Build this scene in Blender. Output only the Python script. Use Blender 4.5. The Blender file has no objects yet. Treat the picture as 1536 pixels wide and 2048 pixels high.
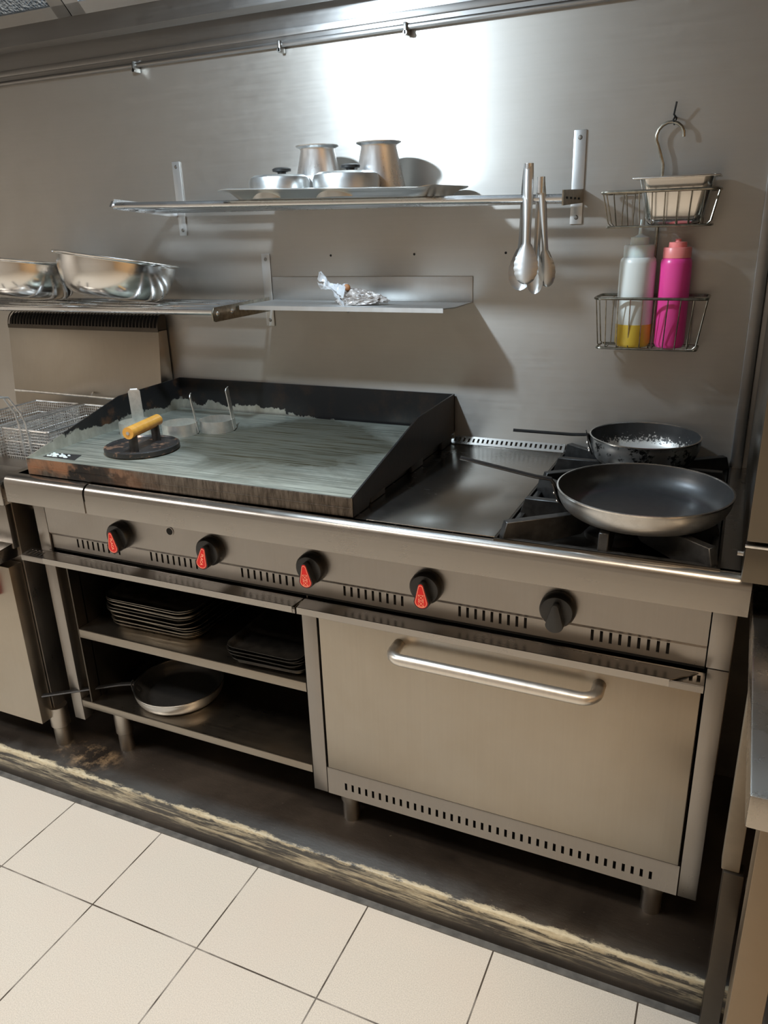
import bpy, bmesh, math, random
from mathutils import Vector, Matrix
random.seed(7)
PI = math.pi
C = bpy.context.scene.collection

# ------------------------------------------------------------------ camera
cam_d = bpy.data.cameras.new('camera'); cam = bpy.data.objects.new('camera', cam_d); C.objects.link(cam)
cam_d.sensor_fit = 'HORIZONTAL'; cam_d.sensor_width = 36.0; cam_d.lens = 36.0 * 1544.47 / 1536.0
cam_d.clip_start = 0.02
R = Matrix.Rotation(math.radians(25.018), 3, 'Z') @ Matrix.Rotation(math.radians(69.595), 3, 'X') @ Matrix.Rotation(math.radians(-1.851), 3, 'Z')
cam.matrix_world = Matrix.Translation((1.673, -1.295, 1.476)) @ R.to_4x4()
bpy.context.scene.camera = cam

# ------------------------------------------------------------------ world, lights, exposure
sc = bpy.context.scene
sc.view_settings.view_transform = 'Standard'; sc.view_settings.look = 'None'
sc.view_settings.gamma = 1.0; sc.view_settings.use_curve_mapping = False
sc.view_settings.exposure = 0.0
w = bpy.data.worlds.new('world'); sc.world = w; w.use_nodes = True
w.node_tree.nodes['Background'].inputs[0].default_value = (1.0, .93, .85, 1)
w.node_tree.nodes['Background'].inputs[1].default_value = 0.03

def area(name, loc, target, sx, sy, power, col, shape='RECTANGLE'):
    d = bpy.data.lights.new(name, 'AREA'); d.shape = shape; d.size = sx; d.size_y = sy
    d.energy = power; d.color = col
    o = bpy.data.objects.new(name, d); C.objects.link(o); o.location = loc
    o.rotation_euler = (Vector(target) - Vector(loc)).to_track_quat('-Z', 'Y').to_euler()
    return o
HOOD_LAMP = (.61, -.10, 1.95)
pl = bpy.data.lights.new('hood_lamp', 'POINT'); pl.energy = 46; pl.color = (.72, .87, 1.0); pl.shadow_soft_size = .03
po = bpy.data.objects.new('hood_lamp', pl); C.objects.link(po); po.location = HOOD_LAMP
area('ceiling_lamp_right', (2.0, -1.15, 2.66), (2.0, -1.15, 0), 1.2, .22, 32, (1.0, .79, .56))
area('ceiling_lamp_middle', (.5, -1.15, 2.66), (.5, -1.15, 0), 1.2, .22, 13, (1.0, .90, .80))
area('left_wall_fill', (-1.5, -1.5, 2.66), (-1.5, -1.5, 0), 1.2, .3, 58, (1.0, .96, .91))  # added fill for the left of the steel wall, no lamp known here

# ------------------------------------------------------------------ materials
def mat(name):
    m = bpy.data.materials.new(name); m.use_nodes = True
    nt = m.node_tree; nt.nodes.clear()
    out = nt.nodes.new('ShaderNodeOutputMaterial'); b = nt.nodes.new('ShaderNodeBsdfPrincipled')
    nt.links.new(b.outputs[0], out.inputs[0])
    return m, nt, b
def N(nt, t, **kw):
    n = nt.nodes.new(t)
    for k, v in kw.items():
        if k in n.inputs.keys(): n.inputs[k].default_value = v
        else: setattr(n, k, v)
    return n
def L(nt, a, b): nt.links.new(a, b)
def coords(nt, scale=(1, 1, 1), kind='Object'):
    tc = N(nt, 'ShaderNodeTexCoord'); mp = N(nt, 'ShaderNodeMapping'); mp.inputs['Scale'].default_value = scale
    L(nt, tc.outputs[kind], mp.inputs['Vector']); return mp.outputs[0]
def noise(nt, vec, scale, detail=4, rough=.6, dist=0):
    n = N(nt, 'ShaderNodeTexNoise'); n.inputs['Scale'].default_value = scale; n.inputs['Detail'].default_value = detail
    n.inputs['Roughness'].default_value = rough; n.inputs['Distortion'].default_value = dist
    L(nt, vec, n.inputs['Vector']); return n.outputs[0]
def ramp(nt, fac, stops):
    r = N(nt, 'ShaderNodeValToRGB'); e = r.color_ramp.elements
    while len(e) < len(stops): e.new(.5)
    for i, (p, c) in enumerate(stops):
        e[i].position = p; e[i].color = (c, c, c, 1) if isinstance(c, (int, float)) else (*c, 1)
    L(nt, fac, r.inputs[0]); return r.outputs[0]
def mix(nt, f, a, b, mode='MIX'):
    m = N(nt, 'ShaderNodeMix'); m.data_type = 'RGBA'; m.blend_type = mode
    for i, v in ((0, f), (6, a), (7, b)):
        if isinstance(v, (int, float)): m.inputs[i].default_value = v
        elif isinstance(v, tuple): m.inputs[i].default_value = (*v, 1)
        else: L(nt, v, m.inputs[i])
    return m.outputs[2]
def mth(nt, op, a, b=0.0, c=None, clamp=False):
    m = N(nt, 'ShaderNodeMath'); m.operation = op; m.use_clamp = clamp
    for i, v in ((0, a), (1, b), (2, c)):
        if v is None: continue
        if isinstance(v, (int, float)): m.inputs[i].default_value = v
        else: L(nt, v, m.inputs[i])
    return m.outputs[0]
def sep(nt, vec):
    s = N(nt, 'ShaderNodeSeparateXYZ'); L(nt, vec, s.inputs[0]); return s.outputs
def bump(nt, b, h, strength=.1, dist=.001):
    n = N(nt, 'ShaderNodeBump'); n.inputs['Strength'].default_value = strength; n.inputs['Distance'].default_value = dist
    L(nt, h, n.inputs['Height']); L(nt, n.outputs[0], b.inputs['Normal'])
def smooth(nt, v, a, b):
    m = N(nt, 'ShaderNodeMapRange'); m.interpolation_type = 'SMOOTHSTEP'
    m.inputs['From Min'].default_value = a; m.inputs['From Max'].default_value = b
    L(nt, v, m.inputs['Value']); return m.outputs[0]

def steel(name, col=(.56, .55, .53), rough=.3, aniso=0, streak=(3, 3, 260), grime=.12, scr=.05, gcol=(.22, .17, .12), arot=0.0, metal=1.0):
    """brushed stainless steel: brush lines, smudges and a little grease"""
    m, nt, b = mat(name)
    v = coords(nt); vs = coords(nt, streak)
    fine = noise(nt, vs, 1.0, 3, .6); big = noise(nt, v, 4.5, 5, .6, .4); mid = noise(nt, v, 28, 5, .65)
    base = mix(nt, ramp(nt, big, [(.42, 0), (.75, grime)]), col, gcol)
    base = mix(nt, ramp(nt, fine, [(.3, 0.0), (.7, .16)]), base, tuple(min(1, c * 1.25) for c in col))
    L(nt, base, b.inputs['Base Color']); b.inputs['Metallic'].default_value = metal
    r = mth(nt, 'ADD', mth(nt, 'MULTIPLY', big, .14), rough - .09)
    r = mth(nt, 'ADD', r, mth(nt, 'MULTIPLY', mth(nt, 'SUBTRACT', mid, .5), .12))
    r = mth(nt, 'ADD', r, mth(nt, 'MULTIPLY', mth(nt, 'SUBTRACT', fine, .5), .10))
    L(nt, r, b.inputs['Roughness'])
    if aniso:
        b.inputs['Anisotropic'].default_value = aniso; b.inputs['Anisotropic Rotation'].default_value = arot
        t = N(nt, 'ShaderNodeTangent'); t.direction_type = 'RADIAL'; t.axis = 'Z'; L(nt, t.outputs[0], b.inputs['Tangent'])
    bump(nt, b, mth(nt, 'ADD', fine, mth(nt, 'MULTIPLY', mid, .35)), scr, .0008)
    return m
def plain(name, col, rough=.5, metal=0, var=.15, sc_=40, bmp=0.0, **kw):
    m, nt, b = mat(name)
    n = noise(nt, coords(nt), sc_, 4, .6)
    c2 = tuple(c * (1 - var) for c in col); c1 = tuple(min(1, c * (1 + var)) for c in col)
    L(nt, mix(nt, ramp(nt, n, [(.3, 0), (.7, 1)]), c2, c1), b.inputs['Base Color'])
    b.inputs['Roughness'].default_value = rough; b.inputs['Metallic'].default_value = metal
    if bmp: bump(nt, b, n, bmp, .001)
    for k, v in kw.items(): b.inputs[k].default_value = v
    return m

M = {}
M['wall'] = steel('brushed_wall_steel', (.49, .465, .43), .50, .62, (5, 5, 150), .16, .03, (.40, .34, .26), .25, .93)
M['front'] = steel('brushed_front_steel', (.30, .28, .26), .33, .5, (160, 160, 4), .14, .04)
M['door'] = steel('oven_door_steel', (.40, .36, .305), .36, .5, (170, 170, 3), .22, .04, (.34, .27, .18))
M['deck'] = steel('worktop_steel', (.50, .48, .45), .26, 0, (3, 220, 220), .35, .05)
M['edge'] = steel('worktop_edge_steel', (.36, .34, .315), .27, 0, (3, 240, 240), .12, .02)
M['rod'] = steel('polished_rod_steel', (.66, .66, .66), .3, 0, (9, 9, 9), .05, .0)
M['leg'] = steel('leg_steel', (.45, .42, .38), .38, 0, (9, 9, 9), .2, .01)
M['tumbler'] = steel('tumbler_steel', (.78, .78, .77), .30, .6, (120, 120, 5), .05, .03)
M['polish'] = steel('polished_bowl_steel', (.74, .73, .71), .2, 0, (6, 6, 160), .10, .04)
M['dull'] = steel('dull_aluminium', (.66, .67, .66), .38, 0, (12, 12, 60), .15, .08, (.4, .4, .38))
M['dark_steel'] = steel('greasy_shaded_steel', (.09, .078, .065), .42, 0, (8, 8, 120), .5, .08, (.05, .04, .03))  # dark greasy steel; the cupboard's inner shade is put into the colour too
M['hood'] = steel('hood_steel', (.33, .32, .31), .42, .7, (4, 160, 160), .15, .03, (.3, .27, .22), .25)
M['bracket'] = steel('bracket_steel', (.62, .62, .61), .42, .6, (60, 60, 8), .08, .03, (.4, .36, .3), .25, .85)
M['handle'] = steel('brushed_handle_steel', (.70, .67, .62), .34, 0, (200, 8, 8), .06, .04, (.4, .36, .3), 0, .9)
M['rim'] = plain('worn_bright_metal', (.72, .71, .69), .25, 1, .15, 90)
M['black'] = plain('black_plastic', (.012, .012, .012), .35, 0, .2)
M['inside'] = plain('dark_void', (.008, .007, .006), .9)
M['iron'] = plain('cast_iron', (.018, .018, .018), .38, 0, .5, 60, .35)
M['black_handle'] = plain('black_coated_handle', (.02, .02, .021), .38, .3, .3, 60, .1)
M['tray'] = plain('dark_baking_tray', (.22, .20, .17), .42, 1, .45, 25, .1)
M['tray_bright'] = plain('scuffed_baking_tray', (.42, .38, .32), .38, 1, .45, 25, .1)
M['tray_black'] = plain('blackened_tray', (.035, .033, .03), .4, .6, .5, 30, .2)
M['grout'] = plain('grey_sealant', (.12, .12, .115), .5, 0, .35, 30, .2)
M['paint'] = plain('room_wall_paint', (.56, .53, .49), .6, 0, .08, 3)
M['paint_warm'] = plain('warm_reflection_paint', (.68, .46, .25), .6, 0, .08, 3)  # ochre tint added on the unseen right wall to warm the steel's reflections
M['ceil'] = plain('ceiling_paint', (.68, .64, .60), .7, 0, .05, 3)
M['red'] = plain('red_label', (.60, .006, .006), .4, 0, .05)
M['redline'] = plain('pale_red_print', (.95, .45, .30), .4, 0, .05)
M['grime'] = plain('shaded_wall_foot', (.02, .017, .014), .6, 0, .5, 12)  # shade of the gap beside the range put into this grimy near-black
M['table'] = steel('table_top_steel', (.40, .37, .33), .30, 0, (8, 8, 8), .25, .0)
M['leg_dark'] = steel('dull_leg_steel', (.26, .21, .155), .40, 0, (9, 9, 9), .25, .01)
M['ring'] = plain('egg_ring_steel', (.80, .79, .75), .36, .85, .12, 60)
M['amber'] = plain('red_plastic', (.35, .01, .015), .25, 0, .2)
M['cap_white'] = plain('white_plastic', (.78, .80, .76), .35, 0, .03, 20, 0, **{'Subsurface Weight': .3})
M['cap_pink'] = plain('salmon_plastic', (.95, .28, .26), .35, 0, .03, 20)
M['wire'] = plain('caddy_wire', (.36, .33, .27), .3, 1, .3, 80)
M['mesh'] = plain('basket_wire', (.80, .80, .78), .28, .85, .2, 80)
M['screw'] = plain('screw_metal', (.30, .29, .27), .35, 1, .3, 200)
M['hole'] = plain('drilled_hole', (.01, .01, .01), .8)

def m_plate():
    m, nt, b = mat('griddle_plate_steel')
    v = coords(nt); s = sep(nt, v)
    # seasoned dark area of the plate, ragged outline, crosshatched scraper marks
    dx = mth(nt, 'DIVIDE', mth(nt, 'SUBTRACT', s[0], .70), .34); dy = mth(nt, 'DIVIDE', mth(nt, 'SUBTRACT', s[1], .30), .27)
    d = mth(nt, 'SQRT', mth(nt, 'ADD', mth(nt, 'MULTIPLY', dx, dx), mth(nt, 'MULTIPLY', dy, dy)))
    d = mth(nt, 'ADD', d, mth(nt, 'MULTIPLY', mth(nt, 'SUBTRACT', noise(nt, v, 5, 5, .6, .6), .5), 1.3))
    st1 = noise(nt, coords(nt, (4, 150, 1)), 1, 4, .7); 
    mpr = N(nt, 'ShaderNodeMapping'); tc = N(nt, 'ShaderNodeTexCoord'); L(nt, tc.outputs['Object'], mpr.inputs[0])
    mpr.inputs['Rotation'].default_value = (0, 0, .9); mpr.inputs['Scale'].default_value = (4, 130, 1)
    st2 = noise(nt, mpr.outputs[0], 1, 4, .7)
    st = mth(nt, 'MULTIPLY', mth(nt, 'ADD', st1, st2), .5)
    dark = mth(nt, 'MULTIPLY', mth(nt, 'MULTIPLY', mth(nt, 'SUBTRACT', 1.15, d, clamp=True), 2.4, clamp=True), ramp(nt, st, [(.40, .55), (.58, 1.0)]), clamp=True)
    base = mix(nt, ramp(nt, st, [(.42, 0), (.58, 1)]), (.21, .23, .20), (.46, .485, .425))
    base = mix(nt, dark, base, mix(nt, noise(nt, v, 6), (.018, .018, .012), (.055, .042, .019)))
    L(nt, base, b.inputs['Base Color']); L(nt, mth(nt, 'MULTIPLY', mth(nt, 'SUBTRACT', 1.0, mth(nt, 'MULTIPLY', dark, .9)), .6), b.inputs['Metallic'])
    L(nt, mth(nt, 'ADD', mth(nt, 'MULTIPLY', st, .3), mth(nt, 'ADD', .30, mth(nt, 'MULTIPLY', dark, .15))), b.inputs['Roughness']); L(nt, mth(nt, 'MULTIPLY', mth(nt, 'SUBTRACT', 1.0, mth(nt, 'MULTIPLY', dark, .93)), .25), b.inputs['Specular IOR Level'])
    bump(nt, b, st, .25, .0006); return m
M['plate'] = m_plate()
def m_char(name, axis, lo, hi, rust=.5):
    """griddle guards: bare steel low down, burnt black crust above a ragged line"""
    m, nt, b = mat(name)
    v = coords(nt); s = sep(nt, v)
    z = mth(nt, 'SUBTRACT', s[2], 0.0)
    n = noise(nt, coords(nt, (1, 1, .35)), 34, 6, .7); n2 = noise(nt, v, 11, 5, .65)
    k = mth(nt, 'ADD', z, mth(nt, 'MULTIPLY', mth(nt, 'SUBTRACT', n2, .5), .07))
    k = mth(nt, 'ADD', k, mth(nt, 'MULTIPLY', mth(nt, 'SUBTRACT', n, .5), .03))
    if 'back' in name: k = mth(nt, 'ADD', k, mth(nt, 'MULTIPLY', smooth(nt, s[0], .40, .85), .035))
    mask = smooth(nt, k, lo, hi)
    crust = mix(nt, ramp(nt, noise(nt, v, 9, 6, .7), [(.5, 0), (.68, rust)]), (.012, .012, .013), (.17, .08, .035))
    bare = mix(nt, ramp(nt, n, [(.4, 0), (.7, 1)]), (.42, .41, .36), (.60, .59, .53))
    L(nt, mix(nt, mask, bare, crust), b.inputs['Base Color'])
    L(nt, mth(nt, 'SUBTRACT', .75, mth(nt, 'MULTIPLY', mask, .55)), b.inputs['Metallic'])
    b.inputs['Roughness'].default_value = .38; bump(nt, b, mth(nt, 'ADD', n, mask), .3, .0012); return m
M['char_left'] = m_char('burnt_side_guard', 0, .998, 1.002, .8)
M['char_back'] = m_char('burnt_back_guard', 0, .988, .992, .15)
M['char_right'] = m_char('blackened_side_guard', 0, .90, .91, .1)
def m_front():
    m, nt, b = mat('griddle_front_rusty_steel')
    v = coords(nt); s = sep(nt, v)
    n = noise(nt, coords(nt, (7, 7, 1.2)), 16, 6, .7); big = noise(nt, v, 8, 5, .65, .5)
    left = mth(nt, 'SUBTRACT', 1.0, smooth(nt, s[0], .30, .60))
    base = mix(nt, ramp(nt, n, [(.35, 0), (.66, 1)]), (.05, .04, .032), (.17, .145, .12))
    rust = mix(nt, noise(nt, v, 22), (.22, .085, .035), (.40, .23, .14))
    base = mix(nt, mth(nt, 'MULTIPLY', ramp(nt, big, [(.40, 0), (.52, .9)]), left), base, rust)
    blk = mth(nt, 'MULTIPLY', ramp(nt, noise(nt, v, 13, 4, .6), [(.50, 0), (.56, 1)]), left)
    base = mix(nt, blk, base, (.015, .014, .014))
    L(nt, base, b.inputs['Base Color']); b.inputs['Metallic'].default_value = .65
    b.inputs['Roughness'].default_value = .42; bump(nt, b, n, .35, .001); return m
M['gfront'] = m_front()
def m_tiles():
    m, nt, b = mat('beige_floor_tiles')
    v = coords(nt); s = sep(nt, v)
    def joint(c, off):
        f = mth(nt, 'FRACT', mth(nt, 'DIVIDE', mth(nt, 'SUBTRACT', c, off - 30.0), .3))
        a = mth(nt, 'ABSOLUTE', mth(nt, 'SUBTRACT', f, .5))
        return mth(nt, 'GREATER_THAN', a, .5 - .0058)
    j = mth(nt, 'MAXIMUM', joint(s[0], .139), joint(s[1], -.34))
    sp = noise(nt, v, 420, 2, .5); big = noise(nt, v, 3.2, 4, .6)
    base = mix(nt, ramp(nt, sp, [(.3, 0), (.7, 1)]), (.58, .555, .50), (.76, .73, .665))
    base = mix(nt, ramp(nt, big, [(.45, 0), (.75, .35)]), base, (.70, .62, .55))
    gcol = mix(nt, ramp(nt, noise(nt, v, 7, 3), [(.45, 0), (.62, 1)]), (.07, .055, .04), (.34, .32, .29))
    L(nt, mix(nt, j, base, gcol), b.inputs['Base Color'])
    b.inputs['Roughness'].default_value = .5
    bump(nt, b, mth(nt, 'SUBTRACT', mth(nt, 'MULTIPLY', sp, .25), j), .35, .0012); return m
M['tiles'] = m_tiles()
def m_plinth():
    m, nt, b = mat('black_painted_plinth')
    v = coords(nt); s = sep(nt, v)
    n = noise(nt, coords(nt, (.35, 1, 1)), 60, 6, .75); big = noise(nt, v, 3.5, 5, .6, .4)
    # worn cream band along the top edge of the kerb and streaks lower on its face
    dy = mth(nt, 'SUBTRACT', s[1], -.079); dz = mth(nt, 'SUBTRACT', .092, s[2])
    d = mth(nt, 'ADD', mth(nt, 'MAXIMUM', dy, 0), mth(nt, 'MAXIMUM', dz, 0))
    rag = mth(nt, 'ADD', d, mth(nt, 'MULTIPLY', mth(nt, 'SUBTRACT', n, .5), .05))
    rag = mth(nt, 'ADD', rag, mth(nt, 'MULTIPLY', mth(nt, 'SUBTRACT', big, .5), .03))
    band = mth(nt, 'SUBTRACT', 1.0, smooth(nt, rag, .004, .014))
    st = noise(nt, coords(nt, (4, 1, 55)), 1.0, 6, .75, .3)
    streak = mth(nt, 'MULTIPLY', ramp(nt, st, [(.47, 0), (.60, .8)]), smooth(nt, s[2], .015, .06))
    streak = mth(nt, 'MULTIPLY', streak, smooth(nt, dz, .001, .006))
    base = mix(nt, ramp(nt, big, [(.35, 0), (.7, 1)]), (.016, .013, .011), (.050, .041, .034))
    spk = ramp(nt, noise(nt, v, 90, 3, .6), [(.70, 0), (.76, .5)])
    base = mix(nt, spk, base, (.20, .18, .15))
    gx = mth(nt, 'DIVIDE', mth(nt, 'SUBTRACT', s[0], .12), .13); gy = mth(nt, 'DIVIDE', mth(nt, 'SUBTRACT', s[1], -.01), .06)
    gd = mth(nt, 'ADD', mth(nt, 'MULTIPLY', gx, gx), mth(nt, 'MULTIPLY', gy, gy))
    spill = mth(nt, 'MULTIPLY', mth(nt, 'SUBTRACT', 1.0, gd, clamp=True), ramp(nt, noise(nt, v, 17, 7, .75), [(.46, 0), (.62, .85)]))
    base = mix(nt, spill, base, (.42, .30, .18))
    haze = mth(nt, 'MULTIPLY', mth(nt, 'SUBTRACT', 1.0, smooth(nt, rag, .012, .075)), ramp(nt, big, [(.40, 0), (.62, .75)]))
    base = mix(nt, haze, base, (.070, .076, .078))
    cream = mix(nt, ramp(nt, n, [(.3, 0), (.6, 1)]), (.36, .30, .19), (.74, .69, .52))
    base = mix(nt, mth(nt, 'MAXIMUM', band, streak, clamp=True), base, cream)
    L(nt, base, b.inputs['Base Color'])
    L(nt, mth(nt, 'ADD', mth(nt, 'MULTIPLY', big, .3), .25), b.inputs['Roughness'])
    bump(nt, b, n, .4, .002); return m
M['plinth'] = m_plinth()
def m_panout(name, wear):
    m, nt, b = mat(name); v = coords(nt)
    n = noise(nt, v, 30, 6, .75)
    L(nt, mix(nt, ramp(nt, n, [(.50, 0), (.56, wear)]), (.56, .56, .55), (.03, .03, .03)), b.inputs['Base Color'])
    b.inputs['Metallic'].default_value = .9; b.inputs['Roughness'].default_value = .32; bump(nt, b, n, .1, .001); return m
M['pan_worn'] = m_panout('sooty_pan_aluminium', 1); M['pan_out'] = m_panout('pan_aluminium', .08)
def m_nonstick(name, salt):
    m, nt, b = mat(name); v = coords(nt); s = sep(nt, v)
    n = noise(nt, v, 60, 4, .6)
    base = mix(nt, n, (.030, .031, .032), (.055, .056, .057))
    if salt:  # coating worn down to bare metal round the base, ragged edge
        r = mth(nt, 'SQRT', mth(nt, 'ADD', mth(nt, 'MULTIPLY', s[0], s[0]), mth(nt, 'MULTIPLY', s[1], s[1])))
        r = mth(nt, 'ADD', r, mth(nt, 'MULTIPLY', mth(nt, 'SUBTRACT', noise(nt, v, 170, 3, .7), .5), .030))
        k = mth(nt, 'MULTIPLY', mth(nt, 'SUBTRACT', 1, smooth(nt, r, .103, .106)), smooth(nt, r, .052, .062))
        base = mix(nt, k, base, (.74, .72, .68))
    L(nt, base, b.inputs['Base Color']); b.inputs['Metallic'].default_value = .35
    b.inputs['Roughness'].default_value = .36; bump(nt, b, n, .08, .001); return m
M['nonstick'] = m_nonstick('nonstick_coating', False); M['nonstick_worn'] = m_nonstick('worn_nonstick_coating', True)
def m_press():
    m, nt, b = mat('press_disc_iron'); v = coords(nt)
    n = noise(nt, v, 26, 5, .7)
    L(nt, mix(nt, ramp(nt, n, [(.56, 0), (.66, .9)]), (.035, .034, .034), (.38, .22, .14)), b.inputs['Base Color'])
    b.inputs['Roughness'].default_value = .4; b.inputs['Metallic'].default_value = .4; bump(nt, b, n, .4, .002); return m
M['press'] = m_press()
def m_wood():
    m, nt, b = mat('yellow_lacquered_wood')
    n = noise(nt, coords(nt, (3, 60, 60)), 1.0, 4, .6)
    L(nt, mix(nt, n, (.55, .24, .03), (.85, .46, .09)), b.inputs['Base Color'])
    b.inputs['Roughness'].default_value = .3; b.inputs['Coat Weight'].default_value = .4; return m
M['wood'] = m_wood()
def m_bottle(name, col, fill, zfill, trans=.0):
    m, nt, b = mat(name); s = sep(nt, coords(nt))
    L(nt, mix(nt, mth(nt, 'GREATER_THAN', s[2], zfill), fill, col), b.inputs['Base Color'])
    b.inputs['Roughness'].default_value = .32; b.inputs['Subsurface Weight'].default_value = .5
    b.inputs['Subsurface Radius'].default_value = (.02, .02, .02); b.inputs['Transmission Weight'].default_value = trans
    return m
M['bottle_clear'] = m_bottle('cloudy_bottle_plastic', (.86, .88, .83), (.88, .62, .08), .048)
M['bottle_pink'] = m_bottle('pink_bottle_plastic', (.92, .08, .36), (.93, .13, .40), -1)
def m_bag():
    m, nt, b = mat('crumpled_bag_film'); v = coords(nt)
    n = noise(nt, v, 55, 5, .7)
    L(nt, mix(nt, ramp(nt, n, [(.35, 0), (.6, 1)]), (.13, .105, .09), (.46, .42, .39)), b.inputs['Base Color'])
    b.inputs['Roughness'].default_value = .25; b.inputs['Coat Weight'].default_value = .6; bump(nt, b, n, .6, .003); return m
M['bag'] = m_bag()
def m_filter():
    m, nt, b = mat('grease_filter_mesh')
    v = coords(nt); w1 = N(nt, 'ShaderNodeTexVoronoi'); w1.inputs['Scale'].default_value = 130; L(nt, v, w1.inputs['Vector'])
    L(nt, mix(nt, w1.outputs[0], (.16, .18, .20), (.48, .54, .60)), b.inputs['Base Color'])
    b.inputs['Metallic'].default_value = .9; b.inputs['Roughness'].default_value = .3; bump(nt, b, w1.outputs[0], .9, .004); return m
M['filter'] = m_filter()
M['film'] = plain('clear_bag_film', (.80, .84, .88), .15, 0, .1, 60, .5, **{'Alpha': .55, 'Coat Weight': .5})
M['crumb'] = plain('orange_crust', (.36, .15, .05), .6, 0, .4, 60, .3)
M['postmat'] = plain('beige_post', (.20, .165, .12), .5, .2, .2, 12, .1)

# ------------------------------------------------------------------ mesh helpers
class MB:
    def __init__(s): s.bm = bmesh.new()
    def box(s, x0, x1, y0, y1, z0, z1, bev=0.0, seg=2):
        b = bmesh.new(); bmesh.ops.create_cube(b, size=1)
        bmesh.ops.scale(b, vec=(x1 - x0, y1 - y0, z1 - z0), verts=b.verts)
        bmesh.ops.translate(b, vec=((x0 + x1) / 2, (y0 + y1) / 2, (z0 + z1) / 2), verts=b.verts)
        if bev: bmesh.ops.bevel(b, geom=b.edges[:], offset=bev, segments=seg, affect='EDGES', profile=.5)
        s.add(b); return s
    def add(s, b, mx=None):
        if mx is not None: bmesh.ops.transform(b, matrix=mx, verts=b.verts)
        me = bpy.data.meshes.new('t'); b.to_mesh(me); b.free(); s.bm.from_mesh(me); bpy.data.meshes.remove(me)
    def lathe(s, prof, center=(0, 0, 0), seg=64, mx=None):
        """prof: (r, z) list revolved about z"""
        b = bmesh.new(); rings = []
        for r, z in prof:
            if r < 1e-6: rings.append([b.verts.new((0, 0, z))])
            else: rings.append([b.verts.new((r * math.cos(2 * PI * i / seg), r * math.sin(2 * PI * i / seg), z)) for i in range(seg)])
        for a, c in zip(rings, rings[1:]):
            for i in range(seg):
                j = (i + 1) % seg
                if len(a) == 1 and len(c) == 1: continue
                if len(a) == 1: b.faces.new((a[0], c[j], c[i]))
                elif len(c) == 1: b.faces.new((a[i], a[j], c[0]))
                else: b.faces.new((a[i], a[j], c[j], c[i]))
        m4 = Matrix.Translation(center)
        if mx is not None: m4 = m4 @ mx
        bmesh.ops.transform(b, matrix=m4, verts=b.verts)
        bmesh.ops.recalc_face_normals(b, faces=b.faces); s.add(b); return s
    def tube(s, pts, r, seg=10, closed=False, flat=None):
        """round (or elliptical: flat = (wide, thin)) tube along points"""
        pts = [Vector(p) for p in pts]; n = len(pts); b = bmesh.new(); rings = []
        up = Vector((0, 0, 1)); prevn = None
        for i, p in enumerate(pts):
            a = pts[(i - 1) % n] if (closed or i > 0) else p; c = pts[(i + 1) % n] if (closed or i < n - 1) else p
            t = (c - a).normalized()
            if prevn is None:
                nn = t.cross(up)
                if nn.length < .05: nn = t.cross(Vector((0, 1, 0)))
            else: nn = prevn - t * prevn.dot(t)
            nn.normalize(); prevn = nn; bb = t.cross(nn)
            ra, rb = (flat if flat else (r, r))
            rings.append([b.verts.new(p + nn * ra * math.cos(2 * PI * k / seg) + bb * rb * math.sin(2 * PI * k / seg)) for k in range(seg)])
        rng = range(n if closed else n - 1)
        for i in rng:
            A = rings[i]; B = rings[(i + 1) % n]
            for k in range(seg): b.faces.new((A[k], A[(k + 1) % seg], B[(k + 1) % seg], B[k]))
        if not closed: b.faces.new(rings[0][::-1]); b.faces.new(rings[-1])
        bmesh.ops.recalc_face_normals(b, faces=b.faces); s.add(b); return s
    def prism(s, poly, axis, a, c, bev=0.0):
        """polygon extruded along axis ('x','y','z') from a to c; poly holds the two other coordinates in order"""
        b = bmesh.new()
        def P(u, v, t): return {'x': (t, u, v), 'y': (u, t, v), 'z': (u, v, t)}[axis]
        f = [b.verts.new(P(u, v, a)) for u, v in poly]; g = [b.verts.new(P(u, v, c)) for u, v in poly]
        b.faces.new(f); b.faces.new(g[::-1]); n = len(poly)
        for i in range(n): b.faces.new((f[i], f[(i + 1) % n], g[(i + 1) % n], g[i]))
        bmesh.ops.recalc_face_normals(b, faces=b.faces)
        if bev: bmesh.ops.bevel(b, geom=b.edges[:], offset=bev, segments=2, affect='EDGES', profile=.5)
        s.add(b); return s
    def slotted(s, x0, x1, z0, z1, y, th, slots):
        """sheet in the x-z plane with real slots cut through: slots = (xc, width, za, zb)"""
        xs = sorted({x0, x1, *[c - w_ / 2 for c, w_, _, _ in slots], *[c + w_ / 2 for c, w_, _, _ in slots]})
        zs = sorted({z0, z1, *[a for _, _, a, _ in slots], *[q for _, _, _, q in slots]})
        b = bmesh.new(); V = {}
        def vv(i, j):
            if (i, j) not in V: V[(i, j)] = b.verts.new((xs[i], y, zs[j]))
            return V[(i, j)]
        for i in range(len(xs) - 1):
            for j in range(len(zs) - 1):
                mx_, mz_ = (xs[i] + xs[i + 1]) / 2, (zs[j] + zs[j + 1]) / 2
                if any(abs(mx_ - c) < w_ / 2 and a < mz_ < q for c, w_, a, q in slots): continue
                b.faces.new((vv(i, j), vv(i + 1, j), vv(i + 1, j + 1), vv(i, j + 1)))
        r = bmesh.ops.extrude_face_region(b, geom=b.faces[:])
        bmesh.ops.translate(b, vec=(0, th, 0), verts=[g for g in r['geom'] if isinstance(g, bmesh.types.BMVert)])
        bmesh.ops.recalc_face_normals(b, faces=b.faces); s.add(b); return s
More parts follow.
